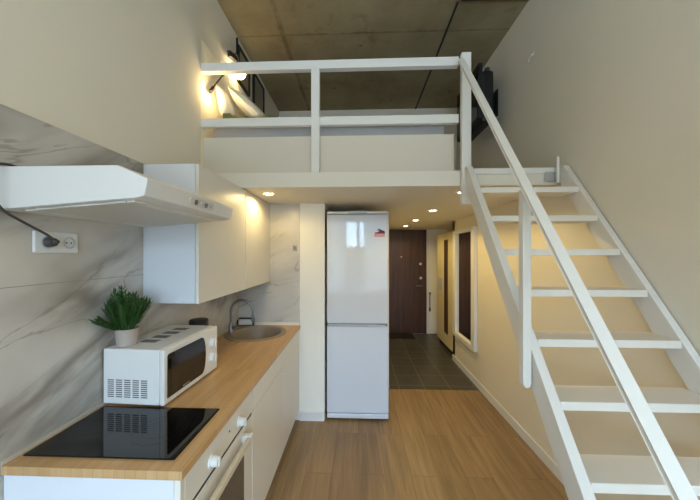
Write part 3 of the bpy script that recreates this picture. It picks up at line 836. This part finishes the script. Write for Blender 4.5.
tag(obj('blanket', blanket(), BLANKET, origin=(-.7, 2.7, 2.51), smooth=True), 'olive green blanket on the bed below the pillows', 'blanket')

def pillow(name_label, c, tilt, L=.60, Wd=.44, T=.075, rz=0.0):
    """cushion leaning on the head wall: L along y, Wd up the slope, thickness 2T"""
    bm = bmesh.new(); n = 22; G = {}
    for sgn in (1, -1):
        for i in range(n + 1):
            for j in range(n + 1):
                u = -1 + 2 * i / n; v = -1 + 2 * j / n
                e = max(0.0, (1 - u ** 4)) ** .55 * max(0.0, (1 - v ** 4)) ** .55
                pin = 1 - .07 * (1 - abs(v)) ** 0 * (u * u * v * v) * 0 - .05 * (1 - u * u) * (v * v) - .0
                p = Vector((sgn * T * e + .006 * math.sin(7 * u + 3 * v) * e, u * L / 2 * (1 - .05 * (1 - v * v)), v * Wd / 2 * (1 - .05 * (1 - u * u))))
                if sgn == -1 and (i in (0, n) or j in (0, n)): G[(sgn, i, j)] = G[(1, i, j)]
                else: G[(sgn, i, j)] = bm.verts.new(p)
    fs = []
    for sgn in (1, -1):
        for i in range(n):
            for j in range(n):
                q = [G[(sgn, i, j)], G[(sgn, i + 1, j)], G[(sgn, i + 1, j + 1)], G[(sgn, i, j + 1)]]
                fs.append(bm.faces.new(q if sgn == 1 else q[::-1]))
    bmesh.ops.recalc_face_normals(bm, faces=fs)
    M = Matrix.Translation(c) @ Euler((0, 0, rz)).to_matrix().to_4x4() @ Euler((0, -tilt, 0)).to_matrix().to_4x4()
    bmesh.ops.transform(bm, matrix=M, verts=bm.verts)
    o = obj('pillow', bm, PILLOW, origin=(c[0], c[1], c[2] - .2), smooth=True)
    return tag(o, name_label, 'pillow', 'cream pillows on the loft bed')
pillow('cream pillow leaning on the loft head panel, nearest the railing corner', Vector((-1.075, 2.40, 2.78)), .22, L=.40, Wd=.26, T=.05)
pillow('cream pillow slumped in front of the other, towards the blanket', Vector((-.90, 2.47, 2.787)), .84, L=.46, Wd=.35, T=.05)

# wall lamp with globe
LX = XL - .006
t = thing('wall_lamp', 'black wall lamp with a glowing round globe above the pillows', 'lamp', (LX + .01, 2.62, 3.3))
bm = bmesh.new(); beam(bm, (LX + .018, 2.50, 3.345), (LX + .018, 2.68, 3.405), .03, .045, .004); obj('wall_plate', bm, BLACK, t)
bm = bmesh.new(); cyl(bm, (LX + .026, 2.655, 3.385), (LX + .026, 2.655, 3.595), .010, seg=14); cyl(bm, (LX + .0, 2.655, 3.40), (LX + .036, 2.655, 3.40), .012, seg=14); obj('rod', bm, BLACK, t, True)
bm = bmesh.new(); tube(bm, [(LX + .012, 2.60, 3.40), (LX + .04, 2.61, 3.41), (LX + .052, 2.64, 3.38), (LX + .052, 2.64, 3.31)], .010, 10); obj('arm', bm, BLACK, t, True)
bm = bmesh.new(); bmesh.ops.create_uvsphere(bm, u_segments=28, v_segments=18, radius=.055, matrix=Matrix.Translation((LX + .056, 2.64, 3.262))); obj('globe', bm, GLOBE, t, True)
# reading lamp
t = thing('reading_lamp', 'slim black reading lamp on a thin arm at loft corner', 'lamp', (LX + .01, 2.42, 3.05))
obj('wall_plate', B((LX + .0005, LX + .014, 2.385, 2.43, 3.10, 3.15), bev=.003), BLACK, t)
bm = bmesh.new(); tube(bm, [(LX + .012, 2.41, 3.125), (LX + .026, 2.40, 3.11), (LX + .03, 2.19, 2.86)], .005, 10); obj('arm', bm, BLACK, t, True)
bm = bmesh.new(); cyl(bm, (LX + .03, 2.20, 2.872), (LX + .034, 2.155, 2.815), .012, .015, 18); obj('head', bm, BLACK, t, True)
L = bpy.data.lights.new('reading_beam', 'POINT'); L.energy = 1.9; L.color = (1.0, .74, .36); L.shadow_soft_size = .012
lo = bpy.data.objects.new('reading_beam', L); C.objects.link(lo); lo.location = (LX + .065, 2.15, 2.80)

# framed pictures on the loft wall
def picture(y0, y1, z0, z1, label):
    t = thing('picture_frame', label, 'picture', (XL - .02, (y0 + y1) / 2, z0), 'black framed pictures on the loft wall')
    xa, xb_ = XL - .0195, XL + .004; w = .022
    obj('frame', B((xa, xb_, y0, y1, z0, z0 + w), (xa, xb_, y0, y1, z1 - w, z1), (xa, xb_, y0, y0 + w, z0 + w + .0002, z1 - w - .0002), (xa, xb_, y1 - w, y1, z0 + w + .0002, z1 - w - .0002)), BLACK, t)
    obj('print', B((xa + .002, xb_ - .012, y0 + w + .0002, y1 - w - .0002, z0 + w + .0002, z1 - w - .0002)), PRINT, t)
picture(2.74, 3.03, 3.25, 3.60, 'black framed picture on loft wall, just past the globe lamp')
picture(3.15, 3.50, 3.20, 3.60, 'black framed picture on loft wall, farther from the globe lamp')

# television on a bracket
t = thing('television', 'black television on a bracket at the loft end of the right wall', 'television', (1.2, 3.0, 2.9))
def tvbox(x0, x1, y0, y1, z0, z1, bev=.006):
    return B((x0, x1, y0, y1, z0, z1), bev=bev)
obj('screen', tvbox(1.120, 1.124, 2.77, 3.33, 2.875, 3.36, .001), BLACKGL, t)
obj('housing', tvbox(1.1245, 1.165, 2.755, 3.345, 2.855, 3.375), BLACKP, t)
obj('back_cover', tvbox(1.1655, 1.275, 2.765, 3.30, 2.83, 3.31, .02), BLACKP, t)
obj('mount_plate', tvbox(XR - .014, XR - .001, 2.98, 3.10, 2.98, 3.25, .003), BLACK, t)
obj('mount_arm', tvbox(1.2755, XR - .0145, 3.02, 3.06, 3.08, 3.16, .004), BLACK, t)
bm = bmesh.new(); cyl(bm, (1.225, 2.80, 3.311), (1.225, 2.80, 3.345), .030, .026, 24); obj('pivot_cap', bm, STEEL, t, True)

# little clear hook high on the stair wall
t = thing('wall_hook', 'small pale plastic hook high on wall right of the loft', 'hook', (XR - .003, 2.40, 3.16))
HK = mat('clear_plastic', lin(206, 202, 192), .3)
bm = bmesh.new(); cyl(bm, (XR - .010, 2.40, 3.205), (XR - .001, 2.40, 3.205), .014, seg=20); obj('plate', bm, HK, t, True)
bm = bmesh.new(); tube(bm, [(XR - .008, 2.40, 3.20), (XR - .022, 2.405, 3.18), (XR - .024, 2.42, 3.158), (XR - .016, 2.435, 3.155)], .004, 8); obj('prong', bm, HK, t, True)

# ------------------------------------------------------------------ light
# round ceiling lamp of the room, behind and above the viewer
t = thing('ceiling_lamp', 'round white ceiling lamp in the middle of the room', 'lamp', (.1, -.7, H - .001))
bm = bmesh.new(); lathe_solid(bm, [(.20, -.03), (.21, -.02), (.21, -.0005)], (.1, -.7, H - .001), 40); obj('base', bm, WHITE, t, True)
bm = bmesh.new(); lathe_solid(bm, [(.02, -.085), (.12, -.075), (.18, -.055), (.195, -.0305)], (.1, -.7, H - .001), 40); obj('shade', bm, emit_mat('lamp_shade_glow', (1.0, .78, .50, 1), 32.0), t, True)
w = bpy.data.worlds.new('daylight'); bpy.context.scene.world = w; w.use_nodes = True
bg = w.node_tree.nodes['Background']; bg.inputs['Color'].default_value = (.50, .73, 1.0, 1); bg.inputs['Strength'].default_value = 22
pl = bpy.data.lights.new('window_portal', 'AREA'); pl.shape = 'RECTANGLE'; pl.size = WX1 - WX0; pl.size_y = WZ1 - WZ0
pl.cycles.is_portal = True
po = bpy.data.objects.new('window_portal', pl); C.objects.link(po); po.location = (0, YB - .12, (WZ0 + WZ1) / 2); po.rotation_euler = (PI / 2, 0, 0)

# ------------------------------------------------------------------ camera
cam = bpy.data.cameras.new('camera'); co = bpy.data.objects.new('camera', cam); C.objects.link(co)
cam.sensor_width = 36.0; cam.lens = 289.57 / 700 * 36.0; cam.clip_start = .05
cam.shift_x = (350 - 346.96) / 700; cam.shift_y = (252.79 - 250) / 700
co.location = (0, 0, 1.5844); co.rotation_euler = (PI / 2 + .0028, 0, .039)
sc = bpy.context.scene; sc.camera = co
vs = sc.view_settings; vs.view_transform = 'Standard'; vs.look = 'None'; vs.gamma = 1.0; vs.exposure = 0.06; vs.use_curve_mapping = False
try:
    sc.cycles.use_denoising = True; sc.cycles.max_bounces = 8; sc.cycles.diffuse_bounces = 6; sc.cycles.sample_clamp_indirect = 6.0
except Exception: pass
